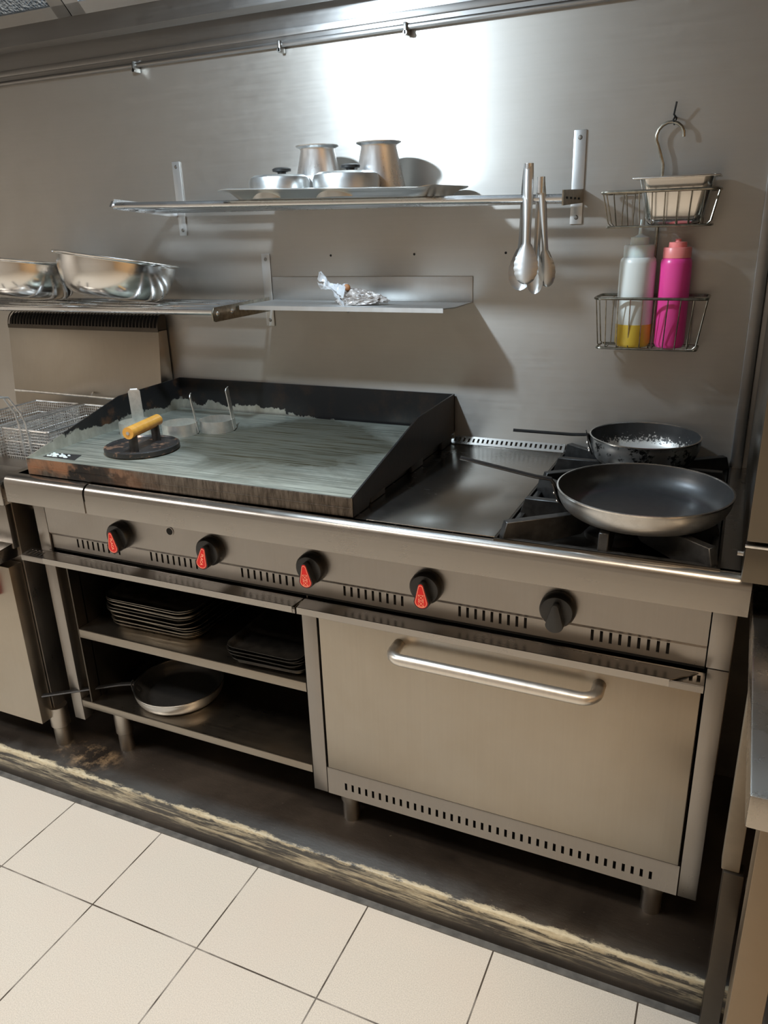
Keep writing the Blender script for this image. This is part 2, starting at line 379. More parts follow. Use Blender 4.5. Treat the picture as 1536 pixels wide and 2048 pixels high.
    def obj(s, name, m, parent=None, sm=35, mx=None, loc=None):
        me = bpy.data.meshes.new(name)
        if loc is not None: bmesh.ops.translate(s.bm, vec=[-c for c in loc], verts=s.bm.verts)
        s.bm.to_mesh(me); s.bm.free()
        me.materials.append(M[m] if isinstance(m, str) else m)
        if sm:
            me.shade_smooth()
            me.set_sharp_from_angle(angle=math.radians(sm))
        o = bpy.data.objects.new(name, me); C.objects.link(o)
        if loc is not None: o.location = loc
        if parent is not None:
            o.parent = parent
            if loc is None: o.matrix_parent_inverse = Matrix.Identity(4); o.location = -Vector(parent_world(parent))
            else: o.location = Vector(loc) - Vector(parent_world(parent))
        return o
def parent_world(p):
    v = Vector((0, 0, 0))
    while p is not None: v += p.location; p = p.parent
    return v
def thing(name, label, cat, loc=(0, 0, 0), group=None):
    o = bpy.data.objects.new(name, None); C.objects.link(o); o.location = loc; o.empty_display_size = .05
    o['label'] = label; o['category'] = cat
    if group: o['group'] = group
    return o
def tag(o, label, cat, group=None):
    o['label'] = label; o['category'] = cat
    if group: o['group'] = group
    return o
def struct(o): o['kind'] = 'structure'; return o
def copy_tree(o, parent=None):
    c = o.copy(); C.objects.link(c)
    if parent is not None: c.parent = parent
    for ch in [x for x in o.children]: copy_tree(ch, c)
    return c
def rotp(pts, c, a):
    return [(c[0] + (x - c[0]) * math.cos(a) - (y - c[1]) * math.sin(a), c[1] + (x - c[0]) * math.sin(a) + (y - c[1]) * math.cos(a)) for x, y in pts]
def rrect(x0, x1, y0, y1, r, n=6):
    o = []
    for cx, cy, a0 in ((x1 - r, y1 - r, 0), (x0 + r, y1 - r, 90), (x0 + r, y0 + r, 180), (x1 - r, y0 + r, 270)):
        for i in range(n + 1):
            a = math.radians(a0 + 90 * i / n); o.append((cx + r * math.cos(a), cy + r * math.sin(a)))
    return o
def text_mesh(txt, size, depth=.0004):
    cu = bpy.data.curves.new('t', 'FONT'); cu.body = txt; cu.size = size; cu.extrude = depth; cu.align_x = 'CENTER'; cu.align_y = 'CENTER'
    o = bpy.data.objects.new('t', cu); C.objects.link(o); bpy.context.view_layer.update()
    me = bpy.data.meshes.new_from_object(o.evaluated_get(bpy.context.evaluated_depsgraph_get()))
    bpy.data.objects.remove(o); return me

W = .57       # plane of the steel splashback
# ------------------------------------------------------------------ structure: room shell
struct(MB().box(-3.0, 3.2, -4.0, -.095, -.05, 0).obj('floor', 'tiles'))
struct(MB().box(-3.0, 3.2, -.095, -.076, -.05, .003).obj('trim_1', 'grout'))
struct(MB().box(-3.0, 2.6, -.079, W + .1, -.05, .092, .006).obj('trim_2', 'plinth'))
wall = struct(MB().box(-3.0, 1.684, W, W + .05, .0, 3.0).obj('wall_back', 'wall', loc=(.4, W, 1.3)))
for k, x in enumerate((.674, .908, 1.141)):
    MB().tube([(x, W - .0004, 1.405), (x, W + .002, 1.405)], .003, 12).obj('screw_hole', 'hole', wall)
struct(MB().box(1.680, 1.705, W - .018, W + .05, .0, 3.0, .002).box(1.7, 1.742, W - .010, W + .05, .0, 3.0, .002).obj('trim_3', 'hood'))
struct(MB().box(1.745, 3.2, W, W + .05, .93, 3.0).obj('wall_back_right', 'wall'))
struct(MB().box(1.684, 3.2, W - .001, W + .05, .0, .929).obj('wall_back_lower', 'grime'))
struct(MB().box(3.2, 3.25, -4.0, W, 0, 2.75).obj('wall_right', 'paint_warm'))
struct(MB().box(-3.05, -3.0, -4.0, W, 0, 2.75).obj('wall_left', 'paint'))
struct(MB().box(-3.0, 3.2, -4.05, -4.0, 0, 2.75).obj('wall_front', 'paint'))
struct(MB().box(-3.0, 3.2, -4.0, -.9, 2.7, 2.75).obj('ceiling', 'ceil'))

# ------------------------------------------------------------------ extractor hood
hood = thing('extractor_hood', 'long stainless steel extractor hood running along the top of the splashback', 'extractor hood', (0.4, .3, 1.89))
HX0, HX1 = -2.4, 2.5
MB().box(HX0, HX1, W - .012, W - .0005, 1.897, 2.62).box(HX0, HX1, W - .020, W - .010, 1.906, 1.921, .002).obj('rear_panel', 'hood', hood)
rail = MB().tube([(HX0, W - .016, 1.890), (HX1, W - .016, 1.890)], .006, 12).obj('rail', 'hood', hood)
for x in (-.7, .128, .576, .905, 1.5):
    MB().box(x - .004, x + .004, W - .028, W - .001, 1.872, 1.898, .002).tube([(x, W - .028, 1.877), (x, W - .024, 1.877)], .005, 10).obj('clip', 'screw', hood)
MB().prism([(.45, 1.952), (.45, 1.998), (.446, 1.998), (.446, 1.949), (.50, 1.949), (.555, 1.99), (.555, 1.994), (.50, 1.953)], 'x', HX0, HX1).obj('grease_gutter', 'hood', hood)
# grease filters: framed panels leaning up and forward from the gutter
fa = math.radians(45)
def fpt(u, t, off=0): return (u, .446 - t * math.cos(fa) - off * math.sin(fa), 1.998 + t * math.sin(fa) - off * math.cos(fa))
def slab(mb, u0, u1, t0, t1, o0, o1):
    b = bmesh.new(); vs = [b.verts.new(fpt(u, t, o)) for o in (o0, o1) for u, t in ((u0, t0), (u1, t0), (u1, t1), (u0, t1))]
    for f in ((0, 1, 2, 3), (7, 6, 5, 4), (0, 4, 5, 1), (1, 5, 6, 2), (2, 6, 7, 3), (3, 7, 4, 0)): b.faces.new([vs[i] for i in f])
    bmesh.ops.recalc_face_normals(b, faces=b.faces); mb.add(b)
FW = .42
for k in range(-4, 4):
    u0 = .047 + k * FW; u1 = u0 + FW - .003
    fr = MB()
    slab(fr, u0, u0 + .045, .0, .5, 0, .012); slab(fr, u1 - .045, u1, .0, .5, 0, .012)
    slab(fr, u0, u1, 0, .03, 0, .012); slab(fr, u0, u1, .47, .5, 0, .012)
    fro = fr.obj('filter_frame', 'hood', hood)
    ms = MB(); slab(ms, u0 + .045, u1 - .045, .03, .47, -.006, .004); ms.obj('filter_mesh', 'filter', fro)
MB().prism([(.09, 2.35), (.09, 2.62), (-.55, 2.62), (-.60, 2.6), (-.60, 1.90), (-.585, 1.90), (-.585, 2.58), (.07, 2.58), (.07, 2.35)], 'x', HX0, HX1).obj('canopy', 'hood', hood)

# ------------------------------------------------------------------ cooking range
rng_ = thing('cooking_range', 'long stainless steel cooking range with griddle, oven and open shelves', 'cooking range', (.9, .25, .092))
DK = .935
def rpart(mb, name, m, parent=None, **k): return mb.obj(name, m, parent or rng_, **k)
# worktop with front lip, rear part cut out round the burner tray
def lipprof(y1):
    pts = [(-.059, .868)]
    for i in range(7):
        a = math.radians(180 - 15 * i); pts.append((-.037 + .022 * math.cos(a), .913 + .022 * math.sin(a)))
    pts += [(y1, DK), (y1, DK - .004), (-.03, DK - .004), (-.055, .9), (-.055, .868)]
    return pts
wt = MB(); wt.prism(lipprof(-.030), 'x', .337, 1.733)
wt.box(.337, 1.733, -.0305, -.043 + .003, DK - .004, DK)
wt.box(.10, 1.305, -.0305, .55, DK - .004, DK); wt.box(1.684, 1.733, -.0305, .565, DK - .004, DK)
wt.box(1.305, 1.684, .553, .565, DK - .004, DK)
rpart(wt, 'worktop', 'edge')
wl = MB(); wl.prism(lipprof(.12), 'x', .079, .331); rpart(wl, 'worktop_end', 'edge')
dk = MB(); dk.box(1.043, 1.303, -.028, .548, DK, DK + .0012, .0005); rpart(dk, 'work_plate', 'deck')
# vent strip along the back
vs = MB(); b = MB()
b.slotted(1.0, 1.305, 0, .030, 0, .002, [(1.008 + .0125 * i, .0055, .008, .022) for i in range(24)])
bmesh.ops.transform(b.bm, matrix=Matrix.Translation((0, .545, DK + .003)) @ Matrix.Rotation(math.radians(-60), 4, 'X'), verts=b.bm.verts)
rpart(b, 'rear_vent_strip', 'rod')
# burner tray
bt = MB(); bt.box(1.305, 1.684, -.040, .553, .905, .909)
bt.box(1.305, 1.309, -.040, .553, .905, DK + .003); bt.box(1.680, 1.684, -.04, .553, .905, DK + .003)
bt.box(1.305, 1.684, -.042, -.037, .905, DK + .003); bt.box(1.305, 1.684, .55, .554, .905, DK + .003)
rpart(bt, 'burner_tray', 'dark_steel')
for cy in (.115, .42):
    bu = rpart(MB().lathe([(0, 0), (.055, 0), (.055, .012), (.045, .016), (0, .016)], (1.495, cy, .909), 32), 'burner', 'iron')
    MB().lathe([(0, .016), (.036, .016), (.038, .026), (.03, .030), (0, .031)], (1.495, cy, .909), 32).obj('burner_cap', 'iron', bu)
# control panel : upper plate, step, slotted lower strip
KX = (.376, .638, .899, 1.160, 1.421)
VX = (.284, .516, .775, 1.034, 1.291, 1.550)
slots = [(c - .0665 + .01662 * i, .0055, .7395, .7625) for c in VX for i in range(9)]
cp = MB()
cp.prism([(0, .772), (0, .869), (.004, .869), (.004, .772)], 'x', .131, 1.680)
cp.prism([(0, .772), (.004, .772), (.010, .764), (.006, .764)], 'x', .131, 1.680)
cp.slotted(.131, 1.680, .728, .7645, .0062, .002, slots)
cp.tube([(.522, .0, .828), (.522, -.0015, .828)], .011, 24)
rpart(cp, 'control_panel', 'front')
rpart(MB().box(.131, 1.68, .012, .02, .72, .86), 'panel_backing', 'inside')
rpart(MB().tube([(.522, -.002, .828), (.522, -.0005, .828)], .0085, 20), 'sight_hole', 'hole')
# corner pieces of the panel
rpart(MB().box(.092, .129, 0, .006, .690, .869, .001), 'corner_plate', 'front')
rpart(MB().box(1.682, 1.72, 0, .5, .730, .869, .0015), 'corner_plate', 'front')
# drip ledge under the panel: slotted base strip and two cover plates
def ledge_base(x0, x1, name):
    b = MB(); ns = [(x0 + .010 + .0125 * i, .006, .008, .030) for i in range(6)] + [(x1 - .010 - .0125 * i, .006, .008, .030) for i in range(2)]
    b.slotted(x0, x1, 0, .038, 0, .0015, ns)
    bmesh.ops.transform(b.bm, matrix=Matrix.Translation((0, .0, .7175)) @ Matrix.Rotation(math.radians(97), 4, 'X'), verts=b.bm.verts)
    b.box(x0, x1, -.038, -.0365, .700, .7125); return rpart(b, name, 'front')
ledge_base(.059, .868, 'drip_ledge'); ledge_base(.872, 1.683, 'drip_ledge')
for x0, x1, c0, c1 in ((.115, .870, .03, .004), (.874, 1.672, .004, .045)):
    b = MB(); b.prism([(x0 + c0, -.046), (x1 - c1, -.046), (x1, -.006), (x0, -.006)], 'z', .718, .7205)
    b.box(x0 + c0, x1 - c1, -.0465, -.0445, .706, .7205)
    rpart(b, 'ledge_cover', 'edge')
# knobs
def knob(x, kind, tilt=0):
    k = MB(); mx = Matrix.Rotation(PI / 2, 4, 'X')
    k.lathe([(0, 0), (.033, 0), (.034, .004), (.033, .017), (.029, .022), (0, .022)], (x, 0, .800), 40, mx)
    ko = k.obj('knob', 'black', rng_, loc=(x, 0, .800))
    def tear(s, ztop=.021, zbot=-.034, wb=.0155):
        pts = []
        for i in range(13):
            a = math.radians(180 + 180 * i / 12); pts.append((wb * s * math.cos(a), (zbot + .014) + .014 * s * math.sin(a)))
        for i in range(7):
            a = math.radians(180 * i / 6); pts.append((.006 * s * math.cos(a), (ztop - .006) * (s if s < 1 else 1) + .006 * s * math.sin(a)))
        c, d = math.cos(tilt), math.sin(tilt)
        return [(x + p * c - q * d, .800 + p * d + q * c) for p, q in pts]
    g = MB(); g.prism(tear(1.08), 'y', -.038, -.018, .0015); go = g.obj('grip', 'black', ko)
    if kind:
        lb = MB(); lb.prism(tear(.9), 'y', -.0386, -.0376); lo = lb.obj('label', 'red', ko); lo['label'] = 'red teardrop label'
        pr = MB(); p = tear(.76); pts = [(a, -.0390, b_) for a, b_ in p]; pr.tube(pts, .0005, 6, closed=True)
        c, d = math.cos(tilt), math.sin(tilt)
        def loc2(p, q): return (x + p * c - q * d, -.0390, .800 + p * d + q * c)
        if kind == 'placa':
            me = text_mesh('PLACA', .0095, .0003); bb = bmesh.new(); bb.from_mesh(me); bpy.data.meshes.remove(me)
            mt = Matrix.Translation(loc2(0, -.010)) @ Matrix.Rotation(-tilt, 4, 'Y') @ Matrix.Rotation(PI / 2, 4, 'Y') @ Matrix.Rotation(PI / 2, 4, 'X')
            pr.add(bb, mt)
        else:
            for q0 in (-.004, -.017):
                sq = [(-.0055, q0), (.0055, q0), (.0055, q0 - .011), (-.0055, q0 - .011)]
                pr.tube([loc2(*q) for q in sq], .0004, 6, closed=True)
                if kind == 'both' or (kind == 'back') == (q0 > -.01) or True:
                    pr.tube([loc2(*sq[0]), loc2(*sq[2])], .0004, 6); pr.tube([loc2(*sq[1]), loc2(*sq[3])], .0004, 6)
        pr.obj('label_print', 'redline', ko)
    return ko
for x, kd, t in zip(KX, ('placa', 'placa', 'front', 'back', None), (.08, -.22, .06, .02, 0)): knob(x, kd, t)
# frame posts
rpart(MB().box(.092, .129, 0, .035, .206, .70, .0015), 'post', 'front')
rpart(MB().box(.860, .897, 0, .035, .206, .705, .0015), 'post', 'front')
rpart(MB().box(1.685, 1.72, 0, .5, .206, .7285, .0015), 'post', 'front')
# carcase
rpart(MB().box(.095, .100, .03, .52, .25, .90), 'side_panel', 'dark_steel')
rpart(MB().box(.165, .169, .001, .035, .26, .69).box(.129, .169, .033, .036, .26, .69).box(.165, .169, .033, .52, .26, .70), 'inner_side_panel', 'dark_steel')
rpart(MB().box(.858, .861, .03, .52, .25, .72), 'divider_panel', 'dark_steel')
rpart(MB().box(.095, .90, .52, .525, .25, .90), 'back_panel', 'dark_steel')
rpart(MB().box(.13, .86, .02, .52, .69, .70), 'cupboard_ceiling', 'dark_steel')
def shelf(z0, z1, x0):
    return MB().box(x0, .858, 0, .003, z0, z1, .0008).box(x0, .858, 0, .52, z1 - .003, z1, .0008).obj('shelf', 'shelfmat', rng_)
M['shelfmat'] = steel('shelf_steel', (.30, .27, .23), .33, 0, (4, 200, 200), .35, .05)
shelf(.477, .503, .170); shelf(.252, .275, .131)
# oven
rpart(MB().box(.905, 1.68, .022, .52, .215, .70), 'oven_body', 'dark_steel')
od = rpart(MB().box(.904, 1.680, -.003, .018, .283, .700, .002), 'oven_door', 'door')
hb = MB(); hp = []
for i in range(7):
    a = math.radians(90 * i / 6); hp.append((1.123 - .028 * math.sin(a), -.027 - .028 * (1 - math.cos(a)) - .0, .650))
pa = [(1.095, -.003, .654)] + [(1.095 + .028 * (1 - math.cos(math.radians(15 * i))), -.030 - .028 * math.sin(math.radians(15 * i)), .652) for i in range(7)]
pb = [(1.505 - (p[0] - 1.095), p[1], p[2]) for p in pa][::-1]
hb.tube(pa + pb, .0125, 20); hb.obj('handle', 'handle', od)
MB().box(.90, 1.683, 0, .0025, .206, .279, .0008)
vp = MB().slotted(.899, 1.683, .206, .279, 0, .002, [(.947 + .01755 * i, .0060, .228, .2475) for i in range(40)])
vp.box(.899, 1.683, 0, .012, .2785, .2805); rpart(vp, 'lower_vent_panel', 'front')
rpart(MB().box(.90, 1.68, .012, .016, .21, .278), 'vent_backing', 'inside')
for x in (.204, .924, 1.636):
    for y in (.064, .47):
        rpart(MB().lathe([(0, 0), (.021, 0), (.021, .055), (.0245, .058), (.0245, .135 if x < .3 else .12), (0, .135 if x < .3 else .12)], (x, y, .092), 28), 'leg', 'leg')

# ------------------------------------------------------------------ griddle
gr = thing('griddle', 'large plate griddle with burnt black splash guards on the range worktop', 'griddle', (.577, .26, DK))
GX0, GX1 = .139, 1.016
MB().box(GX0 + .004, GX1 - .004, -.028, .55, .966, .9735, .001).obj('cooking_plate', 'plate', gr)
MB().box(GX0, GX1, -.032, -.027, .937, .9765, .0012).box(GX0 + .002, GX1 - .002, -.0335, -.03, .9545, .9562).obj('front_face', 'gfront', gr)
gp = [(-.031, .945), (-.031, .9775), (.312, 1.060), (.565, 1.063), (.565, .950)]
MB().prism([(-.031, .937), (-.031, .9775), (.30, 1.060), (.565, 1.063), (.565, .945)], 'x', GX0, GX0 + .004).obj('side_guard', 'char_left', gr)
MB().prism([(-.031, .937), (-.031, .9775), (.315, 1.058), (.565, 1.063), (.565, .962), (.05, .950), (.04, .937)], 'x', GX1 - .004, GX1).obj('side_guard', 'char_right', gr)
MB().box(GX0, GX1, .561, .565, .945, 1.063).obj('back_guard', 'char_back', gr)
MB().box(GX0 + .02, GX1 - .015, .0, .55, DK + .0015, .966).obj('burner_box', 'iron', gr)
for y in (.06, .28, .48): MB().box(GX1 - .012, GX1 - .003, y, y + .07, DK + .001, .96, .002).obj('rail_bracket', 'iron', gr)
gh = MB(); gh.prism([(.160, .000), (.262, .000), (.245, .040), (.160, .034)], 'z', .9736, .9742); gho = gh.obj('grease_slot', 'hole', gr)
rg = MB()
for i in range(16):
    x = .165 + random.random() * .07; y = .006 + random.random() * .026; r = .003 + random.random() * .007
    rg.lathe([(0, 0), (r, 0), (r * .7, .0025), (0, .003)], (x, y, .974), 8, Matrix.Scale(.6, 4, (0, 1, 0)))
rg.obj('grease_residue', 'cap_white', gr)

# burger press
PX, PY, PZ = .358, .128, .9737
bp = thing('burger_press', 'round black cast iron burger press with yellow wooden handle on the griddle', 'burger press', (PX, PY, PZ))
MB().lathe([(0, 0), (.085, 0), (.090, .003), (.090, .014), (.086, .016), (.083, .012), (0, .012)], (PX, PY, PZ), 64).obj('disc', 'press', bp)
hx, hy = math.cos(math.radians(100)), math.sin(math.radians(100))
def pp(t, z): return (PX + .012 + hx * t, PY + .0 + hy * t, PZ + z)
for t in (-.052, .052):
    a = MB(); p0 = pp(t, .01); p1 = pp(t * .96, .052)
    a.tube([p0, pp(t, .014), p1], .01, 12, flat=(.0135, .006)); a.obj('upright', 'iron', bp)
hd = MB().tube([pp(-.068, .060), pp(-.066, .060), pp(0, .060), pp(.066, .060), pp(.068, .060)], .0145, 24).obj('handle', 'wood', bp)
MB().tube([pp(-.0695, .060), pp(-.067, .060)], .0045, 12).obj('bolt', 'rim', bp)

# egg rings with tall strap handles
def ring(cx, cy, ang, h, label, rr=.046, hh=.031, lean=-.12):
    t = thing('egg_ring', label, 'egg ring', (cx, cy, .9738), 'metal egg rings on the griddle')
    MB().lathe([(rr, 0), (rr, hh), (rr - .0015, hh), (rr - .0015, 0), (rr, 0)], (cx, cy, .9738), 48).obj('hoop', 'ring', t)
    sx, sy = cx + rr * math.cos(ang), cy + rr * math.sin(ang)
    tx, ty = -math.sin(ang), math.cos(ang)
    b = bmesh.new(); rows = []
    prof = [(0, .003), (0, h - .007), (.001, h - .002), (.003, h), (.012, h - .003), (.013, h - .010)]
    for off, z in prof[:4]:
        wv = .0155 * (1 if z < h - .004 else .6)
        rows.append([b.verts.new((sx + math.cos(ang) * (off + lean * z) + tx * q, sy + math.sin(ang) * (off + lean * z) + ty * q, .9738 + z)) for q in (-wv, -wv * .5, 0, wv * .5, wv)])
    for A, B_ in zip(rows, rows[1:]):
        for i in range(4): b.faces.new((A[i], A[i + 1], B_[i + 1], B_[i]))
    r = bmesh.ops.extrude_face_region(b, geom=b.faces[:])
    bmesh.ops.translate(b, vec=(math.cos(ang) * .002, math.sin(ang) * .002, 0), verts=[g for g in r['geom'] if isinstance(g, bmesh.types.BMVert)])
    bmesh.ops.recalc_face_normals(b, faces=b.faces)
    mb = MB(); mb.add(b); mb.obj('strap_handle', 'ring', t, 50)
ring(.348, .288, math.radians(34), .105, 'egg ring with its tall strap seen edge-on, middle of the three beside the press')
ring(.422, .352, math.radians(22), .115, 'egg ring nearest the centre of the griddle, rightmost of the three')
ring(.226, .262, math.radians(125), .112, 'egg ring behind the burger press with its wide strap handle facing forward')

# ------------------------------------------------------------------ pan supports
def grate(y0, y1, label, name='pan_support'):
    x0, x1 = 1.318, 1.672; cx, cy = (x0 + x1) / 2, (y0 + y1) / 2
    t = thing(name, label, 'pan support', (cx, cy, .91), 'cast iron pan supports on the burner tray')
    fr = MB(); z = .928
    for a, b_ in (((x0, y0), (x1, y0)), ((x1, y0), (x1, y1)), ((x1, y1), (x0, y1)), ((x0, y1), (x0, y0))):
        fr.box(min(a[0], b_[0]) - .006, max(a[0], b_[0]) + .006, min(a[1], b_[1]) - .006, max(a[1], b_[1]) + .006, .909, .936, .002)
    fr.obj('frame', 'iron', t)
    for (px, py) in ((x0, y0), (x1, y0), (x0, y1), (x1, y1), (x0, cy), (x1, cy), (cx, y0), (cx, y1)):
        d = Vector((cx - px, cy - py, 0)); ln = d.length - .045; d.normalize(); n = Vector((-d.y, d.x, 0)) * .0085
        p = Vector((px, py, 0)); b = bmesh.new()
        prof = [(-.006, .914), (-.004, .938), (.004, .9665), (ln, .9665), (ln + .004, .952), (ln - .03, .925), (.03, .914)]
        f = [b.verts.new(p + d * u + n + Vector((0, 0, v))) for u, v in prof]; g = [b.verts.new(p + d * u - n + Vector((0, 0, v))) for u, v in prof]
        b.faces.new(f); b.faces.new(g[::-1])
        for i in range(len(prof)): j = (i + 1) % len(prof); b.faces.new((f[i], f[j], g[j], g[i]))
        bmesh.ops.recalc_face_normals(b, faces=b.faces); bmesh.ops.bevel(b, geom=b.edges[:], offset=.0012, segments=1, affect='EDGES')
        m_ = MB(); m_.add(b); m_.obj('finger', 'iron', t)
grate(-.026, .262, 'black cast iron pan support under the large frying pan at the front')
grate(.285, .535, 'black cast iron pan support at the back under the small pan')

# ------------------------------------------------------------------ frying pans
def pan(name, label, c, z0, R_, rb, h, out, inn, he, hz, wide=.0085, lift=.016):
    """c centre, z0 underside, R_ rim radius, rb base radius, h height, he handle end point"""
    t = thing(name, label, 'frying pan', (c[0], c[1], z0), None)
    prof = [(0, 0), (rb, 0)]; n = 8
    for i in range(1, n + 1):
        a = i / n; prof.append((rb + (R_ - rb) * math.sin(a * PI / 2) ** .9, h * (1 - math.cos(a * PI / 2)) ** .92))
    inner = [(max(0, r - .003), z + .003) for r, z in prof[::-1]]; inner[0] = (R_ - .003, h)
    body = MB().lathe(prof + [(R_ + .0008, h + .001), (R_ - .0012, h + .0018)], (c[0], c[1], z0), 96).obj('body', out, t, 40, loc=(c[0], c[1], z0))
    MB().lathe([(R_ - .0014, h + .0016)] + inner[1:-1] + [(0, .003)], (c[0], c[1], z0), 96).obj('cooking_surface', inn, t, 40, loc=(c[0], c[1], z0))
    MB().lathe([(R_ + .0010, h - .0010), (R_ + .0012, h + .0016), (R_ - .0018, h + .0022), (R_ - .0020, h)], (c[0], c[1], z0), 96).obj('rim', 'rim', t, 60)
    d = Vector((he[0] - c[0], he[1] - c[1], 0)).normalized(); cc = Vector((c[0], c[1], 0))
    def rp(r, z, s=0): return tuple(cc + d * r + Vector((-d.y, d.x, 0)) * s + Vector((0, 0, z)))
    L_ = (Vector((he[0], he[1], 0)) - cc).length
    hpts = [rp(R_ - .012, z0 + h * .42), rp(R_ - .002, z0 + h * .75), rp(R_ + .004, z0 + h + min(0, lift * .5)), rp(R_ + .012, z0 + h + lift * .75), rp(R_ + .04, z0 + h + lift)]
    zs = z0 + h + lift
    for k in range(1, 7): hpts.append(rp(R_ + .04 + (L_ - R_ - .04) * k / 6, zs + (hz - zs) * k / 6))
    m_ = MB(); m_.tube(hpts, .008, 12, flat=(wide, .0032)); ho = m_.obj('handle', 'black_handle', t)
    br = MB()
    b0 = [rp(R_ * .93 - .0, z0 + h * .25, s) for s in (-.02, .02)]
    bmk = bmesh.new()
    rows = []
    for fr_, zz, ww in ((.905, .30, .018), (.955, .5, .020), (.985, .72, .018), (1.012, 1.0, .012), (1.03, 1.12, .009)):
        rows.append([bmk.verts.new(rp(R_ * fr_ + .004, z0 + h * zz, s)) for s in (-ww, 0, ww)])
    for A, B_ in zip(rows, rows[1:]):
        for i in range(2): bmk.faces.new((A[i], A[i + 1], B_[i + 1], B_[i]))
    r = bmesh.ops.extrude_face_region(bmk, geom=bmk.faces[:])
    bmesh.ops.translate(bmk, vec=tuple(d * .0025), verts=[g for g in r['geom'] if isinstance(g, bmesh.types.BMVert)])
    bmesh.ops.recalc_face_normals(bmk, faces=bmk.faces); br.add(bmk); br.obj('handle_bracket', 'black_handle', t)
    for s, zz in ((-.010, .42), (.010, .42), (0, .68)):
        rv = MB(); p = Vector(rp(R_ * (.945 if zz < .5 else .985) + .007, z0 + h * zz, s))
        rv.lathe([(0, .0025), (.003, .002), (.0042, 0), (0, 0)], tuple(p), 12, d.to_track_quat('Z', 'Y').to_matrix().to_4x4()); rv.obj('rivet', 'rim', t)
    return t
pan('frying_pan', 'large nonstick frying pan with long black handle on the front burner', (1.541, .105), .9665, .153, .112, .047, 'pan_out', 'nonstick', (1.217, .028), 1.062)
pan('frying_pan', 'small battered frying pan with flaking coating on the rear burner', (1.503, .432), .9665, .116, .085, .060, 'pan_worn', 'nonstick_worn', (1.226, .366), 1.033, .0075, -.001)
pan('frying_pan', 'frying pan lying on the bottom shelf with its handle poking out', (.372, .124), .2755, .121, .098, .040, 'pan_out', 'nonstick', (.030, -.040), .286, .0085, -.002)

# ------------------------------------------------------------------ stacks of trays
def tray_mesh(w, d, h, r, m, th=.0015, name='baking_tray'):
    b = bmesh.new(); rings = []
    for inset, z in ((0, h), (.004, h - .0012), (.007, h - .004), (.012, .002), (.018, 0)):
        rings.append([b.verts.new((x, y, z)) for x, y in rrect(-w / 2 + inset, w / 2 - inset, -d / 2 + inset, d / 2 - inset, max(r - inset, .01), 8)])
    for A, B_ in zip(rings, rings[1:]):
        n = len(A)
        for i in range(n): b.faces.new((A[i], A[(i + 1) % n], B_[(i + 1) % n], B_[i]))
    b.faces.new(rings[-1])
    r_ = bmesh.ops.extrude_face_region(b, geom=b.faces[:])
    bmesh.ops.translate(b, vec=(0, 0, -th), verts=[g for g in r_['geom'] if isinstance(g, bmesh.types.BMVert)])
    bmesh.ops.recalc_face_normals(b, faces=b.faces)
    mb = MB(); mb.add(b); return mb.obj(name, m, None, 40)
ta = tray_mesh(.285, .36, .014, .045, 'tray'); tb = tray_mesh(.285, .36, .014, .045, 'tray_bright')
NT = 12
ords = ['lowest', 'second from the bottom', 'third from the bottom', 'fourth from the bottom', 'fifth from the bottom', 'sixth from the bottom',
        'sixth from the top', 'fifth from the top', 'fourth from the top', 'third from the top', 'second from the top', 'topmost']
for i in range(NT):
    src = tb if i in (0, 2, 4, 5, 8, 10) else ta
    o = src if (i == 0 or i == 1) else src.copy()
    if not (i == 0 or i == 1): C.objects.link(o)
    jx = (-.004, .006, .0, .010, -.003, -.008, .004, -.006, .0, .003, -.004, -.002)[i]; jy = (0, .004, -.006, .002, -.004, .002, -.006, 0, .003, -.003, .001, 0)[i]
    o.location = (.360 + jx + (.012 if i < 5 else 0), .222 + jy, .5048 + i * .0062); o.rotation_euler = (0, 0, (.03, -.02, .015, -.03, .02, .0, -.015, .025, -.01, .01, 0, .012)[i])
    tag(o, 'dark baking tray, ' + ords[i] + ' of the tall left stack in the range', 'baking tray', 'baking trays in the tall stack')
tc_ = tray_mesh(.205, .30, .016, .03, 'tray_black', name='black_tray')
NB = 7
for i in range(NB):
    o = tc_ if i == 0 else tc_.copy()
    if i: C.objects.link(o)
    o.location = (.742 + .004 * math.sin(i * 2.1), .152 - .002 * i + .004 * math.cos(i * 3), .5048 + i * .0062)
    o.rotation_euler = (0, 0, .02 + .02 * math.sin(i * 1.7))
    od_ = ('lowest', 'second lowest', 'third lowest', 'middle', 'third highest', 'second highest', 'topmost')[i]
    tag(o, 'blackened small tray, ' + od_ + ' of the low pile beside the divider', 'tray', 'blackened trays in the low pile')

# ------------------------------------------------------------------ wall racks
def bracket(par, x0, x1, z0, z1, holes):
    o = MB().box(x0, x1, W - .004, W - .0005, z0, z1, .001).obj('wall_bracket', 'bracket', par)
    for z in holes: MB().lathe([(0, .0025), (.0035, .002), (.005, 0), (0, 0)], ((x0 + x1) / 2, W - .004, z), 14, Matrix.Rotation(PI / 2, 4, 'X')).obj('bolt', 'screw', o)
    return o
ur = thing('rod_shelf', 'upper wall shelf of steel rods holding the dented tray and tongs', 'wall shelf', (.75, W, 1.53), None)
bracket(ur, .200, .225, 1.464, 1.653, (1.640, 1.478)); bracket(ur, 1.288, 1.315, 1.464, 1.655, (1.640, 1.478))
MB().prism([(.325, 1.532), (.325, 1.556), (W - .003, 1.540), (W - .003, 1.512)], 'x', .197, .200).prism([(.31, 1.538), (.32, 1.552), (.33, 1.552), (.33, 1.535)], 'x', .195, .202).obj('arm', 'rod', ur)
a = MB(); a.prism([(.365, 1.501), (.365, 1.530), (W - .003, 1.536), (W - .003, 1.508)], 'x', 1.312, 1.315); ao = a.obj('arm', 'wire', ur)
